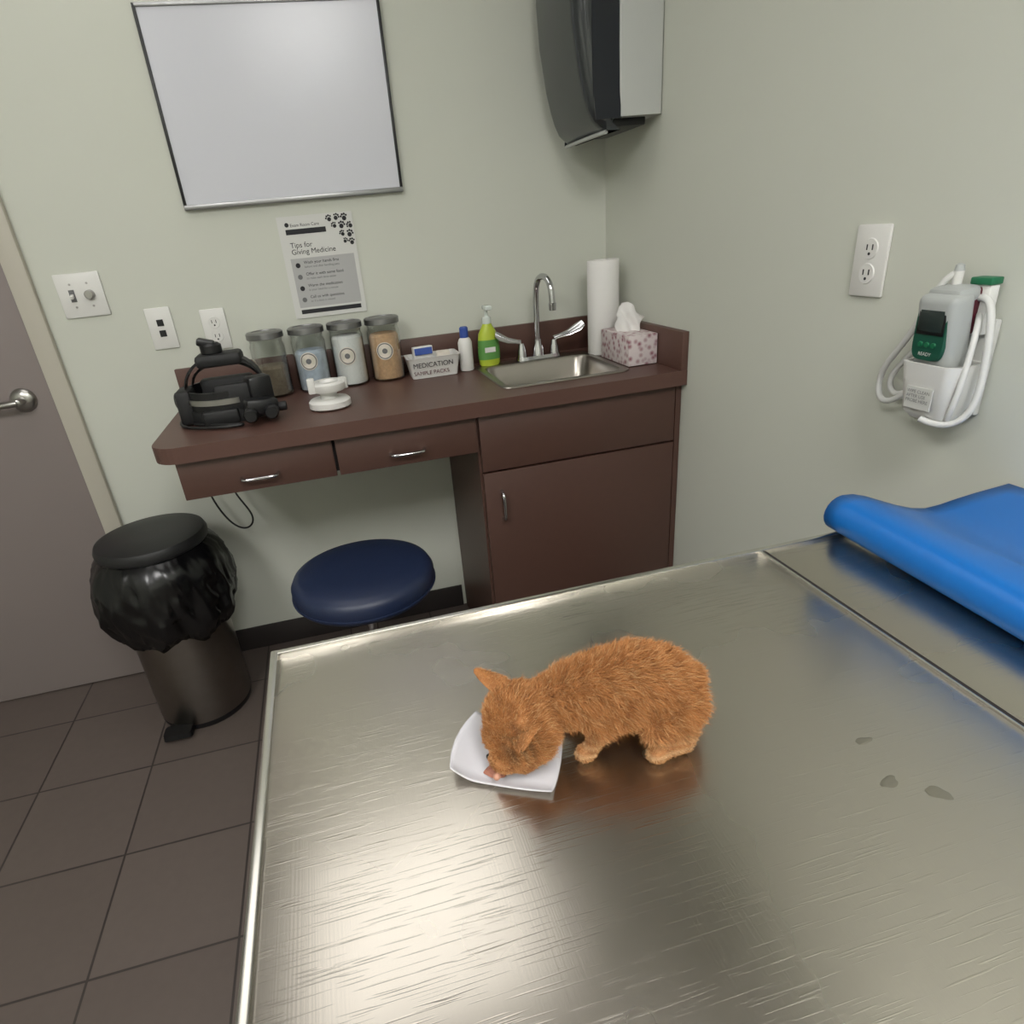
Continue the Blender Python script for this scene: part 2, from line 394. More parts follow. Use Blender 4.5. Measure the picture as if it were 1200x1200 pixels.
# ------------------------------------------------------------ counter items
LIFT=[]
def iroot(n,l):
    r_=root(n,l);LIFT.append(r_);return r_
def jar(cx,cy,fill,lab=True,r_=.05,level=.75):
    j=iroot('apothecary_jar',(cx,cy,HC))
    h=.165
    lathe('content',[(r_-.006,.006),(r_-.005,.01),(r_-.005,h*level),(r_-.012,h*level+.008),(.005,h*level+.012)],(cx,cy,HC),fill,j,n=32)
    lathe('glass',[(r_-.004,0),(r_,.004),(r_,h-.02),(r_-.004,h-.008),(r_-.002,h)],(cx,cy,HC),M_glass,j,cap1=False)
    lathe('lid',[(r_-.001,h+.0015),(r_+.003,h+.003),(r_+.003,h+.018),(r_-.002,h+.022),(r_-.012,h+.0225),(r_-.014,h+.020),(.01,h+.020)],(cx,cy,HC),M_alu,j)
    if lab:
        a0=math.radians(-98)
        def disc(nm,R0,R1,off,m_):
            v=[];fc=[];N2=24
            for q in range(N2):
                t_=2*math.pi*q/N2
                for R in (R0,R1):
                    a=a0+R*math.cos(t_)/r_
                    v.append((cx+(r_+off)*math.cos(a),cy+(r_+off)*math.sin(a),HC+.092+R*math.sin(t_)))
            for q in range(N2):
                q2=(q+1)%N2;fc.append((2*q,2*q2,2*q2+1,2*q+1))
            mk(nm,v,fc,m_,j,smooth=True,sharp=180)
        disc('label',.0005,.026,.0008,M_cream);disc('label_ring',.0205,.0235,.0012,M_greyink)
        disc('label_mark',.0005,.008,.0012,M_greyink)
jar(-1.115,-.085,M_swab,False,level=.5)
jar(-.997,-.083,M_pads,True,level=.68)
jar(-.883,-.080,M_cotton,True,level=.85)
jar(-.770,-.078,M_tan,True,level=.8)

b=iroot('supply_basket',(-.63,-.13,HC))
loft('bin',[rr(-.705,-.565,-.155,-.075,.01,HC),rr(-.715,-.555,-.165,-.065,.012,HC+.058),rr(-.718,-.552,-.168,-.062,.012,HC+.062),rr(-.711,-.559,-.161,-.069,.012,HC+.062),rr(-.703,-.567,-.153,-.077,.01,HC+.004)],M_white,b)
text('bin_print','MEDICATION',(-.703,-.1665,HC+.034),.0205,M_ink,b)
text('bin_print_2','SAMPLE PACKS',(-.703,-.1645,HC+.012),.0165,M_maroon,b)
box('packet_1',-.69,-.63,-.12,-.09,HC+.006,HC+.088,M_white,b,rot=(-.1,0,.1),bevel=.002)
box('packet_label',-.688,-.632,-.1255,-.1245,HC+.066,HC+.086,M_labelb,b,rot=(-.1,0,.1))
box('packet_2',-.62,-.58,-.14,-.11,HC+.006,HC+.070,M_cream,b,rot=(.1,0,-.1),bevel=.002)

b=iroot('spray_bottle',(-.527,-.12,HC))
lathe('body',[(.020,0),(.022,.003),(.022,.085),(.018,.095),(.013,.1)],(-.527,-.12,HC),M_white,b)
lathe('cap',[(.0135,.1),(.0135,.128),(.010,.132)],(-.527,-.12,HC),M_labelb,b)

b=iroot('hand_sanitizer_bottle',(-.445,-.085,HC))
def ell(cx,cy,a,bb,z,n=28): return [(cx+a*math.cos(2*math.pi*k/n),cy+bb*math.sin(2*math.pi*k/n),z) for k in range(n)]
cx,cy=-.447,-.10
loft('body',[ell(cx,cy,.028,.018,HC),ell(cx,cy,.034,.021,HC+.008),ell(cx,cy,.035,.022,HC+.06),ell(cx,cy,.03,.02,HC+.10),ell(cx,cy,.016,.014,HC+.125),ell(cx,cy,.012,.012,HC+.135)],M_lime,b)
loft('label',[ell(cx,cy,.0353,.0223,HC+.022),ell(cx,cy,.0358,.0226,HC+.05),ell(cx,cy,.033,.0218,HC+.082)],M_limel,b,cap0=False,cap1=False)
box('label_white',cx-.018,cx+.016,cy-.0245,cy-.0225,HC+.045,HC+.06,M_white,b)
lathe('pump_collar',[(.014,.13),(.014,.148),(.006,.152),(.005,.175)],(cx,cy,HC),M_clear,b,n=20)
box('pump_head',cx-.01,cx+.012,cy-.035,cy+.01,HC+.172,HC+.184,M_clear,b,bevel=.003)

b=iroot('paper_towel_roll',(-.08,-.155,HC))
lathe('roll',[(.0475,.0),(.049,.002),(.049,.277),(.0475,.279),(.021,.279),(.020,.275),(.020,.2)],(-.077,-.150,HC),M_tissue,b,n=48)
b=iroot('tissue_box',(-.067,-.31,HC))
box('carton',-.112,-.023,-.405,-.212,HC+.0005,HC+.085,M_floral,b,bevel=.002)
v=[];fc=[];N_=16;NJ=9
for i in range(N_):
    for jx in range(NJ):
        u=i/(N_-1);w_=jx/(NJ-1)-.5
        wd=.05+.035*math.sin(u*2.6)
        x=-.067+ w_*wd*.9+.005*math.sin(7*u+5*w_)
        y=-.315- w_*wd*.45+.010*math.sin(11*w_+5*u)
        v.append((x,y,HC+.080+.092*u*(1-.9*abs(w_+.12)*u)+.004*math.sin(w_*17)*u))
for i in range(N_-1):
    for jx in range(NJ-1):
        a=i*NJ+jx;fc.append((a,a+1,a+NJ+1,a+NJ))
mk('tissue',v,fc,M_tissue,b,smooth=True,sharp=180)

b=iroot('tape_dispenser',(-.963,-.35,HC))
cx,cy=-.963,-.35
lathe('base',[(.05,0),(.056,.004),(.056,.018),(.05,.024),(.03,.026)],(cx,cy,HC),M_white,b)
lathe('neck',[(.026,.02),(.022,.035),(.03,.045)],(cx,cy,HC),M_offw,b)
lathe('top_ring',[(.02,.045),(.042,.045),(.046,.05),(.046,.064),(.040,.07),(.024,.07),(.02,.06)],(cx+.003,cy,HC),M_white,b,cap0=False)
box('tab',cx-.05,cx-.03,cy-.03,cy-.008,HC+.045,HC+.085,M_white,b,bevel=.004)
box('tab_2',cx+.03,cx+.055,cy-.01,cy+.012,HC+.045,HC+.075,M_offw,b,bevel=.004)

# headset: binocular indirect ophthalmoscope
b=iroot('ophthalmoscope_headset',(-1.22,-.31,HC))
cx,cy=-1.225,-.29
def band(name,rx,ry,z0,z1,m,a0=0,a1=360,tilt=0,n=40,th=.004):
    v=[];fc=[]
    for k in range(n+1):
        a=math.radians(a0+(a1-a0)*k/n);zc=tilt*math.sin(a)
        for rr_,zz in ((0,z0),(th,z0),(th,z1),(0,z1)):
            v.append((cx+(rx+rr_)*math.cos(a),cy+(ry+rr_)*math.sin(a),HC+zz+zc))
    for k in range(n):
        for q in range(4):
            fc.append((4*k+q,4*k+(q+1)%4,4*k+4+(q+1)%4,4*k+4+q))
    return mk(name,v,fc,m,b,smooth=True)
band('headband',.098,.078,.040,.088,M_black,tilt=.005,th=.008)
band('lower_band',.105,.082,.002,.036,M_blackmatte,a0=150,a1=395,tilt=0,th=.006)
band('silver_strip',.1065,.0865,.056,.070,M_nickel,a0=205,a1=300,tilt=.005)
def strap(name,p,w_,m,th=.008):
    v=[];fc=[]
    for i,(x,y,z) in enumerate(p):
        for dy,dz in ((-w_/2,0),(w_/2,0),(w_/2,th),(-w_/2,th)): v.append((x,y+dy,z+dz))
    for i in range(len(p)-1):
        for q in range(4): fc.append((4*i+q,4*i+(q+1)%4,4*i+4+(q+1)%4,4*i+4+q))
    mk(name,v,fc,m,b,smooth=True)
strap('over_strap',[(cx+.1*math.cos(math.radians(a)),cy,HC+.075+.085*math.sin(math.radians(a))) for a in range(0,181,12)],.045,M_black)
strap('over_strap_2',[(cx+.09*math.cos(math.radians(a)),cy+.045-.02*math.sin(math.radians(a)),HC+.075+.065*math.sin(math.radians(a))) for a in range(0,181,12)],.028,M_blackmatte)
box('crown_pad',cx-.055,cx+.06,cy-.038,cy+.04,HC+.138,HC+.170,M_blackmatte,b,bevel=.01)
lathe('crown_knob',[(.022,0),(.027,.004),(.027,.022),(.02,.028)],(cx-.012,cy,HC+.168),M_black,b)
box('crown_clip',cx-.042,cx+.0,cy-.02,cy+.01,HC+.188,HC+.207,M_black,b,bevel=.005,rot=(0,.3,0))
box('battery_pack',cx-.125,cx-.085,cy-.05,cy+.04,HC+.001,HC+.09,M_blackmatte,b,bevel=.01)
lathe('rear_knob',[(.018,0),(.022,.003),(.022,.02),(.016,.024)],(cx-.133,cy-.0,HC+.06),M_black,b,axis='X')
box('front_mount',cx+.06,cx+.12,cy-.09,cy-.04,HC+.035,HC+.11,M_black,b,bevel=.008,rot=(0,0,.4))
box('optic_housing',cx+.05,cx+.13,cy-.135,cy-.085,HC+.02,HC+.06,M_black,b,bevel=.008,rot=(0,.1,.3))
for k,dx in enumerate((.065,.115)):
    lathe('eyepiece_%d'%k,[(.014,0),(.018,.006),(.018,.03),(.014,.034)],(cx+dx,cy-.165+.012*k,HC+.028),M_black,b,axis='Y',n=24)
lathe('optic_knob',[(.012,0),(.012,.022),(.009,.024)],(cx+.128,cy-.10,HC+.03),M_blackmatte,b,axis='X',n=20)
box('chin_pad',cx-.06,cx+.03,cy-.10,cy-.075,HC+.001,HC+.04,M_blackmatte,b,bevel=.008)
box('brow_pad',cx-.02,cx+.07,cy-.085,cy-.062,HC+.03,HC+.1,M_blackmatte,b,bevel=.008)
box('inner_pad',cx-.07,cx+.07,cy+.03,cy+.07,HC+.02,HC+.10,M_blackmatte,b,bevel=.01)
tube('cable',[(cx-.09,cy-.06,HC+.006),(cx-.02,cy-.125,HC+.006),(cx+.06,cy-.13,HC+.006),(cx+.02,cy-.15,HC+.006),(cx-.07,cy-.12,HC+.006),(cx-.14,cy-.06,HC+.006),(cx-.13,cy+.03,HC+.006)],.004,M_cordblack,b)
for r_ in LIFT: r_.location.z+=.0015

b=root('power_cord',(-1.37,-.1,.6))
tube('cord',[(-1.40,-.03,.785),(-1.41,-.05,.70),(-1.38,-.07,.56),(-1.31,-.10,.50),(-1.26,-.10,.55),(-1.33,-.07,.64),(-1.31,-.05,.70),(-1.26,-.03,.62),(-1.24,-.03,.70),(-1.30,-.03,.785)],.003,M_cordblack,b)

# ------------------------------------------------------------ trash can
tx,ty=-1.54,-.262
b=root('pedal_trash_can',(tx,ty,0))
lathe('body',[(.135,.0),(.138,.004),(.140,.02)],(tx,ty,.001),M_black,b)
lathe('steel_shell',[(.139,.02),(.140,.022),(.142,.56),(.140,.565)],(tx,ty,0),M_can,b,n=56)
rings=[]
NB=200
for z,rad,amp in ((.585,.148,.001),(.575,.160,.003),(.56,.172,.004),(.54,.181,.006),(.52,.186,.007),(.50,.190,.008),(.48,.193,.009),(.46,.195,.009),(.44,.197,.010),(.42,.197,.010),(.40,.195,.011),(.38,.190,.011),(.36,.182,.012),(.34,.172,.012),(.318,.158,.010),(.325,.147,.004)):
    ring=[]
    for k in range(NB):
        a=2*math.pi*k/NB
        f1=noise.noise(Vector((math.cos(a)*2.4,math.sin(a)*2.4,z*4)))*1.5
        q_=noise.noise(Vector((math.cos(a)*3.5+z*6,math.sin(a)*3.5,z*16)))
        q2_=noise.noise(Vector((math.cos(a)*9+z*12,math.sin(a)*9+4,z*10)))
        f2=(.35-abs(q_)*2.2)*1.1+(.3-abs(q2_)*1.8)*.6
        rad2=max(.144,rad+amp*(f1+f2))
        zz=z+ (.03*noise.noise(Vector((math.cos(a)*2,math.sin(a)*2,7))) if z<.42 else 0)
        ring.append((tx+rad2*math.cos(a),ty+rad2*math.sin(a),zz))
    rings.append(ring)
loft('bag_liner',rings,M_bag,b,cap0=False,cap1=False,sharp=120)
lathe('lid',[(.148,.585),(.153,.59),(.154,.605),(.148,.618),(.13,.624),(.06,.628),(.004,.629)],(tx,ty,0),M_lid,b,n=56)
box('lid_hinge',tx-.04,tx+.04,ty+.13,ty+.165,.56,.61,M_black,b,bevel=.005)
loft('pedal',[[(tx-.105+x,ty-.178+y,z) for x,y,z in rr(0,.085,0,.055,.012,.012)],[(tx-.103+x,ty-.176+y,z) for x,y,z in rr(0,.081,0,.051,.012,.028)]],M_black,b)
box('pedal_arm',tx-.085,tx-.05,ty-.14,ty-.10,.010,.024,M_black,b)

# ------------------------------------------------------------ stool
sx,sy=-.962,-.625
b=root('rolling_stool',(sx,sy,0))
lathe('seat',[(.10,.495),(.165,.497),(.178,.505),(.184,.52),(.184,.545),(.176,.560),(.158,.568),(.10,.571),(.004,.572)],(sx,sy,0),M_navy,b,n=64,sharp=80)
lathe('seat_welt',[(.178,.514),(.1865,.516),(.1865,.520),(.178,.522)],(sx,sy,0),M_navy,b,n=64,cap0=False,cap1=False)
cyl('seat_plate',(sx,sy,.48),.09,.016,M_black,b)
cyl('gas_column',(sx,sy,.30),.014,.19,M_chrome,b);cyl('outer_column',(sx,sy,.10),.025,.21,M_chrome,b)
for k in range(5):
    a=math.radians(18+72*k);ca,sa=math.cos(a),math.sin(a)
    tube('leg_%d'%k,[(sx,sy,.115),(sx+.08*ca,sy+.08*sa,.108),(sx+.21*ca,sy+.21*sa,.072)],.015,M_chrome,b)
    cyl('caster_stem_%d'%k,(sx+.205*ca,sy+.205*sa,.045),.006,.03,M_chrome,b,n=12)
    lathe('caster_%d'%k,[(.018,-.012),(.025,-.009),(.025,.009),(.018,.012)],(sx+.205*ca,sy+.205*sa,.0255),M_black,b,axis='X',n=20,rot=(0,0,a+.4))

# ------------------------------------------------------------ towel dispenser (right wall)
b=root('paper_towel_dispenser',(-.1,-.2,1.75))
def dep(z):
    pts=[(1.52,.15),(1.54,.178),(1.58,.198),(1.65,.215),(1.75,.23),(1.85,.235),(1.93,.225),(1.97,.19)]
    for (a,da),(bb,db) in zip(pts,pts[1:]):
        if z<=bb: return da+(db-da)*(z-a)/(bb-a)
    return pts[-1][1]
zs=[1.52,1.53,1.545,1.57,1.6,1.65,1.7,1.75,1.8,1.85,1.9,1.94,1.97]
loft('smoked_cover',[rr(-dep(z),-.118,-.349,-.052,.035,z,8) for z in zs],M_smoke,b)
zs2=[1.548,1.56,1.6,1.8,1.95,1.965]
loft('housing',[rr(-.1185,-.001,-.352,-.049,.006,z) for z in zs2],M_dgrey,b)
box('outlet_slot',-.16,-.03,-.32,-.08,1.53,1.55,M_black,b,bevel=.004)
loft('cover_side_strip',[[(x,-.3515,z),(x+.07,-.3515,z),(x+.07,-.3475,z),(x,-.3475,z)] for z,x in ((1.545,-.182),(1.6,-.188),(1.7,-.19),(1.9,-.19))],M_smoked,b,smooth=False)
tube('cover_lip',[(-.15,-.34,1.518),(-.165,-.2,1.516),(-.15,-.06,1.518)],.005,M_dgrey,b)

# ------------------------------------------------------------ thermometer (right wall)
b=root('digital_thermometer',(-.05,-1.33,1.08))
box('wall_bracket',-.012,-.001,-1.362,-1.275,1.0,1.14,M_offw,b,bevel=.003)
loft('cradle',[rr(-.060,-.012,-1.355,-1.290,.012,.992),rr(-.070,-.012,-1.362,-1.283,.014,1.004),rr(-.078,-.012,-1.367,-1.280,.014,1.06),rr(-.080,-.012,-1.369,-1.278,.014,1.080),
  rr(-.075,-.016,-1.364,-1.283,.012,1.080),rr(-.071,-.02,-1.361,-1.287,.012,1.05)],M_white,b)
box('cradle_label',-.0785,-.0765,-1.345,-1.300,1.012,1.045,M_offw,b)
text('cradle_print','WIPE CLEAN\nAFTER USE\nPROBE HERE',(-.0795,-1.302,1.036),.007,M_greyink,b,rot=(math.pi/2,0,-math.pi/2))
TL=(0,-.12,0)
box('device',-.075,-.035,-1.352,-1.287,1.06,1.180,M_grey,b,bevel=.012,rot=TL,seg=4)
def sup(x,w_,h_):
    return [(x,-1.318+w_*math.copysign(abs(math.cos(t))**.45,math.cos(t)),1.126+h_*math.copysign(abs(math.sin(t))**.45,math.sin(t))) for t in [2*math.pi*q/40 for q in range(40)]]
loft('green_panel',[sup(-.0725,.027,.042),sup(-.0775,.0255,.0405)],M_dgreen,b)
box('lcd_bezel',-.0790,-.0765,-1.341,-1.296,1.122,1.162,M_black,b,bevel=.001)
box('lcd_screen',-.0800,-.0785,-1.338,-1.299,1.127,1.157,M_screen,b,bevel=.0005)
for k in range(3):
    lathe('button_%d'%k,[(.0045,0),(.0035,-.003)],(-.0765,-1.329+.011*k,1.108),M_green,b,axis='X',n=16)
text('panel_print','READY',(-.0778,-1.306,1.092),.007,M_white,b,rot=(math.pi/2,0,-math.pi/2))
box('device_top',-.07,-.03,-1.347,-1.292,1.165,1.188,M_grey,b,bevel=.008,rot=TL)
tube('probe_handle',[(-.040,-1.310,1.165),(-.041,-1.312,1.19),(-.043,-1.314,1.208)],.0068,M_white,b)
lathe('probe_tip',[(.0068,0),(.0055,.008),(.002,.010)],(-.043,-1.314,1.207),M_grey,b,n=14)
box('probe_well',-.040,-.016,-1.345,-1.320,1.12,1.186,M_maroon,b,bevel=.005)
box('cover_box',-.030,-.013,-1.356,-1.328,1.12,1.188,M_white,b,bevel=.002)
box('cover_box_lid',-.034,-.012,-1.358,-1.326,1.188,1.198,M_green,b,bevel=.002)
tube('cord_left',[(-.043,-1.314,1.205),(-.05,-1.300,1.20),(-.05,-1.285,1.165),(-.05,-1.265,1.12),(-.045,-1.235,1.08),(-.04,-1.210,1.05),(-.035,-1.202,1.018),(-.04,-1.215,.997),(-.04,-1.24,.998),(-.035,-1.262,1.02),(-.03,-1.285,1.04)],.0048,M_cord,b)
tube('cord_left_2',[(-.025,-1.285,1.12),(-.035,-1.262,1.09),(-.03,-1.235,1.06),(-.03,-1.217,1.035),(-.03,-1.224,1.010),(-.03,-1.245,1.008),(-.03,-1.27,1.03)],.0045,M_cord,b)
tube('cord_right',[(-.030,-1.340,1.17),(-.035,-1.362,1.176),(-.04,-1.376,1.15),(-.04,-1.382,1.10),(-.042,-1.388,1.04),(-.05,-1.382,1.0),(-.065,-1.356,.988),(-.075,-1.330,.998)],.0050,M_cord,b)
tube('cord_right_2',[(-.025,-1.345,1.15),(-.045,-1.363,1.14),(-.055,-1.370,1.09),(-.065,-1.374,1.04),(-.065,-1.366,1.0),(-.05,-1.35,.988)],.0042,M_cord,b)

# ------------------------------------------------------------ exam table
TZ=.9;TX0,TX1,TYB,TYF=-1.0665,-.4285,-1.4503,-2.04
b=root('exam_table',(-.55,-1.75,0))
box('top_main',TX0,TX1,TYF,TYB,TZ-.03,TZ,M_steel,b,bevel=.0015)
box('top_ledge',TX1+.005,-.002,TYF,TYB,TZ-.03,TZ,M_steel,b,bevel=.0015)
box('rim_left',TX0-.004,TX0+.005,TYF,TYB+.004,TZ-.03,TZ+.004,M_rim,b,bevel=.002)
box('rim_back',TX0,-.002,TYB-.004,TYB+.004,TZ-.03,TZ+.0035,M_rim,b,bevel=.0015)
box('seam_rail',TX1-.003,TX1+.0008,TYF,TYB,TZ-.02,TZ+.002,M_rim,b,bevel=.0008)
box('seam_gap',TX1+.0005,TX1+.006,TYF,TYB,TZ-.028,TZ+.0005,M_dark,b)
box('cabinet_base',-.80,-.01,-1.98,-1.52,.08,TZ-.03,M_lamd,b,bevel=.002)
box('base_toe',-.77,-.01,-1.95,-1.55,0,.08,M_dark,b)

b=root('water_spots',(-.56,-1.81,TZ))
for k,(x,y,r1,r2,a) in enumerate(((-.573,-1.814,.008,.005,.3),(-.5475,-1.834,.006,.009,.8),(-.5586,-1.772,.008,.0035,0))):
    rings=[[(x+s_*(1+.12*math.sin(3*t+k)+.08*math.sin(5*t))*(r1*math.cos(t)*math.cos(a)-r2*math.sin(t)*math.sin(a)),y+s_*(1+.12*math.sin(3*t+k))*(r1*math.cos(t)*math.sin(a)+r2*math.sin(t)*math.cos(a)),TZ+z) for t in [2*math.pi*q/28 for q in range(28)]] for s_,z in ((1,.0001),(.8,.0003),(.4,.0004))]
    loft('spot_%d'%k,rings,M_drop,b)

# blue mat
b=root('blue_exam_mat',(-.16,-1.74,TZ))
prof=[]
rc=(-.302,TZ+.0275)
for k in range(46):
    a=math.radians(90+ (45-k)*18);r_=.0255-.00042*(45-k)
    prof.append((rc[0]+r_*math.cos(a),rc[1]+r_*math.sin(a)))
prof+=[(-.285,TZ+.0515),(-.265,TZ+.045),(-.24,TZ+.034),(-.21,TZ+.021),(-.18,TZ+.010),(-.155,TZ+.005),(-.13,TZ+.006),(-.10,TZ+.010),(-.07,TZ+.013),(-.04,TZ+.015),(-.012,TZ+.017)]
NY=24;v=[];fc=[]
for i in range(NY+1):
    u=i/NY;y=TYB+.010-u*(TYB-TYF+.0)
    for k,(x,z) in enumerate(prof):
        wob=0
        if k>46: wob=.006*math.sin(u*7+k*.5)*min(1,u*3)*(.5+.5*math.sin(k))
        v.append((x-.03*u*(k<50)-.02*u*(k>=50 and k<54),y,max(TZ+.003,z+max(wob,-.002)+(.012*u if 46<k<53 else 0))))
n=len(prof)
for i in range(NY):
    for k in range(n-1): fc.append((i*n+k,i*n+k+1,(i+1)*n+k+1,(i+1)*n+k))
o=mk('mat_sheet',v,fc,M_blue,b,smooth=True,sharp=180)
so=o.modifiers.new('s','SOLIDIFY');so.thickness=.002;so.offset=0

# ------------------------------------------------------------ paper tray
b=root('paper_food_tray',(-.857,-1.685,TZ))
A=Vector((-.908,-1.700));B=Vector((-.829,-1.745));C_=Vector((-.798,-1.688));D_=Vector((-.868,-1.632))
v=[];fc=[];n=25
for i in range(n):
    for j in range(n):
        u=i/(n-1);w_=j/(n-1)
        uu=u*2-1;ww=w_*2-1;k_=1-.05*(uu*uu*ww*ww)
        p=(A*(1-u)+B*u)*(1-w_)+(D_*(1-u)+C_*u)*w_
        cen=(A+B+C_+D_)/4
        p=cen+(p-cen)*k_
        eu=max(0,abs(uu)-.5)/.5;ew=max(0,abs(ww)-.7)/.3
        z=.0006+(.010*eu**1.5 if uu<0 else .001*eu**1.5)+(.004*ew**1.3 if ww<0 else .001*ew)
        p=p+(A-B).normalized()*(.006*(1-ww*ww)*max(0,-uu))
        v.append((p.x,p.y,TZ+z))
for i in range(n-1):
    for j in range(n-1):
        a=i*n+j;fc.append((a,a+1,a+n+1,a+n))
o=mk('tray',v,fc,M_tray,b,smooth=True,sharp=180);so=o.modifiers.new('s','SOLIDIFY');so.thickness=.0008;so.offset=1
rings=[]
for s_,z in ((1,.0018),(.9,.0035),(.6,.005),(.2,.0055)):
    rings.append([(-.866+s_*.011*(1+.2*math.sin(3*t))*math.cos(t),-1.704+s_*.008*(1+.15*math.sin(4*t))*math.sin(t),TZ+z) for t in [2*math.pi*q/24 for q in range(24)]])
loft('wet_food',rings,M_food,b)

# ------------------------------------------------------------ kitten
K=root('orange_kitten',(-.76,-1.70,TZ))
bm=bmesh.new()
def blob(c,r,rot=None,sub=3):
    m=Matrix.Translation(c)@(Euler(rot).to_matrix().to_4x4() if rot else Matrix.Identity(4))@Matrix.Diagonal((r[0],r[1],r[2],1))
    bmesh.ops.create_icosphere(bm,subdivisions=sub,radius=1,matrix=m)
def chain(P,step=.25):
    for (p,r),(q,s_) in zip(P,P[1:]):
        p=Vector(p);q=Vector(q);L=(q-p).length;n_=max(2,int(L/(step*min(r,s_)))+1)
        for k in range(n_+1):
            t=k/n_;rr_=r+(s_-r)*t;blob(p.lerp(q,t),(rr_,rr_,rr_),sub=2)
# trunk
chain([((-.702,-1.702,.942),.0265),((-.716,-1.700,.953),.0310),((-.738,-1.698,.9605),.0305),((-.762,-1.695,.959),.0280),((-.785,-1.692,.955),.0265),((-.806,-1.690,.950),.0225),((-.826,-1.689,.944),.0215)])
blob((-.750,-1.698,.947),(.038,.029,.023))
# head: round kitten skull, face pointing down into the tray
blob((-.838,-1.693,.941),(.0310,.0345,.0285),rot=(.35,.4,.5))
blob((-.845,-1.703,.931),(.026,.026,.022),rot=(.3,.5,.6))
blob((-.834,-1.710,.932),(.018,.018,.018))
blob((-.861,-1.711,.918),(.0125,.013,.0085),rot=(0,.6,.7))
blob((-.845,-1.716,.922),(.013,.012,.012));blob((-.860,-1.691,.927),(.013,.013,.012))
# hind legs
for s_ in (-1,1):
    y0=-1.701
    f_=-.002 if s_<0 else -.012
    blob((-.702+f_,y0+s_*.019,.936),(.0225,.0135,.026),rot=(0,-.3,0))
    chain([((-.700+f_,y0+s_*.023,.942),.0155),((-.730+f_,y0+s_*.027,.926),.0105),((-.698+f_,y0+s_*.032,.919),.0068),((-.704+f_,y0+s_*.033,.909),.0064)])
    chain([((-.702+f_,y0+s_*.033,.909),.0064),((-.728+f_,y0+s_*.035,.908),.0062)])
    blob((-.731+f_,y0+s_*.035,.908),(.0092,.0080,.0066))
# front legs
for s_,dx in ((-1,.009),(1,.012)):
    y0=-1.693
    chain([((-.790+dx,y0+s_*.013,.946),.0145),((-.777+dx,y0+s_*.018,.930),.0098),((-.791+dx,y0+s_*.022,.917),.0068),((-.794+dx,y0+s_*.022,.909),.0064)])
    blob((-.798+dx,y0+s_*.022,.908),(.0095,.0080,.0066))
# tail, curled down behind the far side
chain([((-.678,-1.694,.946),.008),((-.670,-1.684,.932),.007),((-.668,-1.668,.916),.006),((-.684,-1.654,.908),.0058),((-.71,-1.650,.908),.005),((-.73,-1.651,.907),.0035)],step=.5)
me=bpy.data.meshes.new('kt');bm.to_mesh(me);bm.free()
tmp=bpy.data.objects.new('kt',me);scn.collection.objects.link(tmp)
rm=tmp.modifiers.new('r','REMESH');rm.mode='VOXEL';rm.voxel_size=.0018
sm=tmp.modifiers.new('s','SMOOTH');sm.factor=.6;sm.iterations=7
dg=bpy.context.evaluated_depsgraph_get();body=bpy.data.meshes.new_from_object(tmp.evaluated_get(dg));bpy.data.objects.remove(tmp)
for p in body.polygons:p.use_smooth=True

BC=np.array(lin((176,119,70))[:3]);DK=np.array(lin((134,82,44))[:3]);CR=np.array(lin((204,170,128))[:3]);GY=np.array(lin((112,86,60))[:3])
def furcol(P,kind=None):
    x,y,z=P
    n1=noise.noise(Vector((x*40,y*40,z*40)));n2=noise.noise(Vector((x*120,y*120,z*120)))
    st=.5+.5*math.sin((x+.35*(z-.95)+.012*n1)*2*math.pi/.019)
    k=max(0,min(1,.7*st*(.7+.6*n2)))
    c_=BC*(1-k)+DK*k
    low=min(1,max(0,(.934-z)/.024))*(.5 if x>-.815 else .2)*(.8+.6*math.sin(z*900))
    low=max(0,min(1,low))
    c_=c_*(1-low)+CR*low
    e=max(0,1-((x+.848)**2+(y+1.722)**2+(z-.942)**2)/.019**2)
    k2=.9*e*(.5+.5*math.sin((x+y)*900))
    c_=c_*(1-k2)+GY*k2
    return np.clip(c_*(1+.15*n2),0,1)
def fur_mat():
    m=bpy.data.materials.new('ginger_fur');m.use_nodes=True;nt=m.node_tree;b_=nt.nodes['Principled BSDF']
    a=nt.nodes.new('ShaderNodeAttribute');a.attribute_name='Col'
    nt.links.new(a.outputs['Color'],b_.inputs['Base Color']);b_.inputs['Roughness'].default_value=.65
    b_.inputs['Specular IOR Level'].default_value=.25
    return m
M_fur=fur_mat();M_pink=mat('pink_skin',(172,124,102),.5);M_eye=mat('dark_eye',(20,18,18),.1)
def addcol(me,cols):
    at=me.color_attributes.new('Col','FLOAT_COLOR','POINT')
    at.data.foreach_set('color',np.concatenate([cols,np.ones((len(cols),1))],1).astype(np.float32).ravel())
def make_col(me,k=.8):
    addcol(me,np.array([furcol(v.co)*k for v in me.vertices]))
make_col(body);body.materials.append(M_fur)
body.name='body';link(bpy.data.objects.new('body',body),K)
earm=[]
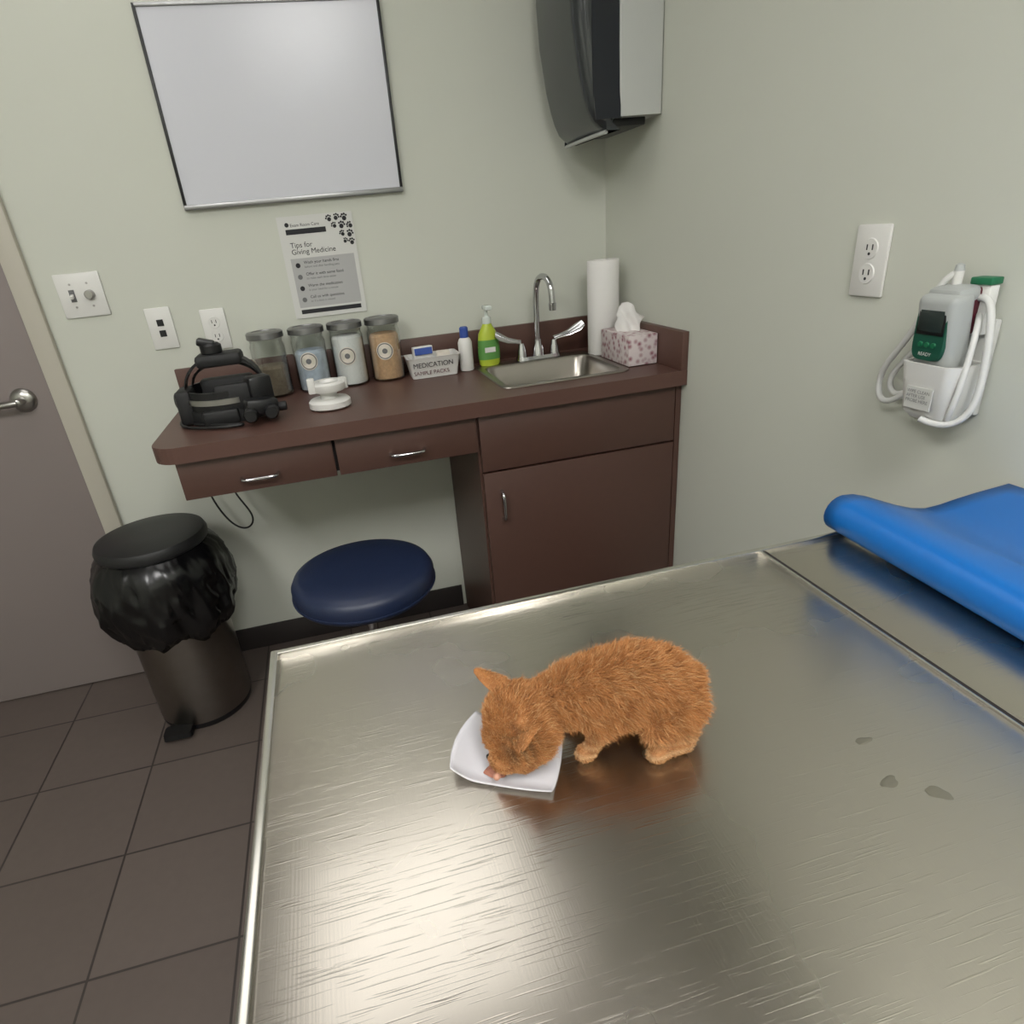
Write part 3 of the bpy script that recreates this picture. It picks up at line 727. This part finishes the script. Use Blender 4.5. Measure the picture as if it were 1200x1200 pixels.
def ear(name,base,tip,side,front,wd):
    base=Vector(base);tip=Vector(tip);side=Vector(side).normalized();front=Vector(front).normalized()
    v=[];fc=[];nu,nv=7,9
    for i in range(nu):
        u=i/(nu-1)
        for j in range(nv):
            w_=j/(nv-1)*2-1
            half=wd*(1-u)**.6+.0012
            p=base.lerp(tip,u)+side*half*w_+front*(-.006*(1-w_*w_)*(1-u*.6))
            v.append(p)
    for i in range(nu-1):
        for j in range(nv-1):
            a=i*nv+j;fc.append((a,a+1,a+nv+1,a+nv))
    me=bpy.data.meshes.new(name);me.from_pydata([tuple(q) for q in v],[],fc);make_col(me);me.materials.append(M_fur)
    for p in me.polygons:p.use_smooth=True
    o=link(bpy.data.objects.new(name,me),K);s2=o.modifiers.new('s','SOLIDIFY');s2.thickness=.0015;s2.offset=0
    v2=[base.lerp(tip,.15)+(q-base.lerp(tip,.15))*.78+front*.0012 for q in v]
    mk(name+'_inner',v2,fc,M_pink,K,smooth=True,sharp=180)
    earm.append(me)
ear('ear_far',(-.846,-1.670,.958),(-.869,-1.658,.976),(.3,1,.25),(-.75,.1,-.5),.0125)
ear('ear_near',(-.840,-1.715,.952),(-.852,-1.738,.951),(-.95,.1,-.35),(-.3,-.6,-.55),.0125)
blobm=lambda name,c_,r_,m_: lathe(name,[(r_*math.sin(math.pi*k/8),-r_*math.cos(math.pi*k/8)) for k in range(9)],c_,m_,K,n=14)
blobm('nose',(-.870,-1.720,.913),.0032,M_pink)
blobm('eye_near',(-.862,-1.7195,.9195),.0026,M_eye)
blobm('eye_far',(-.8715,-1.702,.9185),.0026,M_eye)

def strands(me,count,name,lenf,clumpk=.3):
    me.calc_loop_triangles()
    V=np.array([v.co[:] for v in me.vertices]);T=np.array([t.vertices[:] for t in me.loop_triangles])
    a=V[T[:,0]];b_=V[T[:,1]];c_=V[T[:,2]]
    cr=np.cross(b_-a,c_-a);ar=np.linalg.norm(cr,axis=1)
    VN=np.array([v.normal[:] for v in me.vertices])
    idx=np.random.choice(len(T),count,p=ar/ar.sum())
    r1=np.sqrt(np.random.rand(count,1));r2=np.random.rand(count,1)
    w0,w1,w2=1-r1,r1*(1-r2),r1*r2
    P=a[idx]*w0+b_[idx]*w1+c_[idx]*w2
    Nn=VN[T[idx,0]]*w0+VN[T[idx,1]]*w1+VN[T[idx,2]]*w2;Nn/=np.linalg.norm(Nn,axis=1,keepdims=True)+1e-9
    comb=np.tile(np.array([[1.,0,-.55]]),(count,1))
    hd=P[:,0]<-.822
    comb[hd]=np.array([.9,.35,.35])
    comb-=Nn*np.sum(comb*Nn,axis=1,keepdims=True)
    comb/=np.linalg.norm(comb,axis=1,keepdims=True)+1e-9
    clump=np.array([[noise.noise(Vector(p*190)),noise.noise(Vector(p*190)+Vector((9,0,0))),noise.noise(Vector(p*190)+Vector((0,9,0)))] for p in P])
    Lh=np.array([lenf(p) for p in P])*(.6+.8*np.random.rand(count)**1.3)
    d0=Nn*.7+comb*.55+clump*clumpk+np.random.randn(count,3)*.3;d0/=np.linalg.norm(d0,axis=1,keepdims=True)
    d1=Nn*.35+comb*.75+clump*clumpk*2+np.random.randn(count,3)*.38;d1[:,2]-=.1;d1/=np.linalg.norm(d1,axis=1,keepdims=True)
    Pa=P-Nn*.0006;Pb=P+d0*Lh[:,None]*.5;Pc=Pb+d1*Lh[:,None]*.5
    for Q in (Pb,Pc): Q[:,2]=np.maximum(Q[:,2],TZ+.0008)
    sd=np.cross(d0,np.random.randn(count,3));sd/=np.linalg.norm(sd,axis=1,keepdims=True)+1e-9
    w_=.00019
    VV=np.stack([Pa-sd*w_,Pa+sd*w_,Pb-sd*w_*.8,Pb+sd*w_*.8,Pc],1).reshape(-1,3)
    base=np.arange(count)[:,None]*5
    quads=(base+np.array([[0,1,3,2]]));tris=base+np.array([[2,3,4]])
    m=bpy.data.meshes.new(name)
    m.vertices.add(len(VV));m.vertices.foreach_set('co',VV.astype(np.float32).ravel())
    loops=np.concatenate([quads,tris],1).ravel()
    m.loops.add(len(loops));m.loops.foreach_set('vertex_index',loops.astype(np.int32))
    st=np.stack([np.arange(count)*7,np.arange(count)*7+4],1).ravel()
    m.polygons.add(2*count);m.polygons.foreach_set('loop_start',st.astype(np.int32))
    m.update(calc_edges=True);m.validate()
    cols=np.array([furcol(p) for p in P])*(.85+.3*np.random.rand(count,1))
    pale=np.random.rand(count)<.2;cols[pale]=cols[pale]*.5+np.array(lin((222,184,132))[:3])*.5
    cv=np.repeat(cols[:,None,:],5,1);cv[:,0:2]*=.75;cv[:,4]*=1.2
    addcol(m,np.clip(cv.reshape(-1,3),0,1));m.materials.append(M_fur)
    return link(bpy.data.objects.new(name,m),K)
def LF(p):
    x,y,z=p
    L=.0105
    if x<-.805: L=.0080
    if x<-.835: L=.0056
    if x<-.855 and z<.93: L=.0032
    if z<.920: L=min(L,.0028)
    elif z<.927: L=min(L,.0055)
    return L
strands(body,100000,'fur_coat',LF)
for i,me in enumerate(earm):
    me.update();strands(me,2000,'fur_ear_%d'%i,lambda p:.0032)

# ------------------------------------------------------------ world + camera
W=bpy.data.worlds.new('world');scn.world=W;W.use_nodes=True
W.node_tree.nodes['Background'].inputs[0].default_value=(.9,.95,1,1);W.node_tree.nodes['Background'].inputs[1].default_value=.2
cam=bpy.data.cameras.new('camera');co=bpy.data.objects.new('camera',cam);scn.collection.objects.link(co);scn.camera=co
co.location=(-.9395,-2.0971,1.3231);co.rotation_euler=(1.1226,.0914,-.2430)
cam.sensor_width=36;cam.lens=736.08/1200*36;cam.shift_x=.03158;cam.shift_y=.01893;cam.clip_start=.01
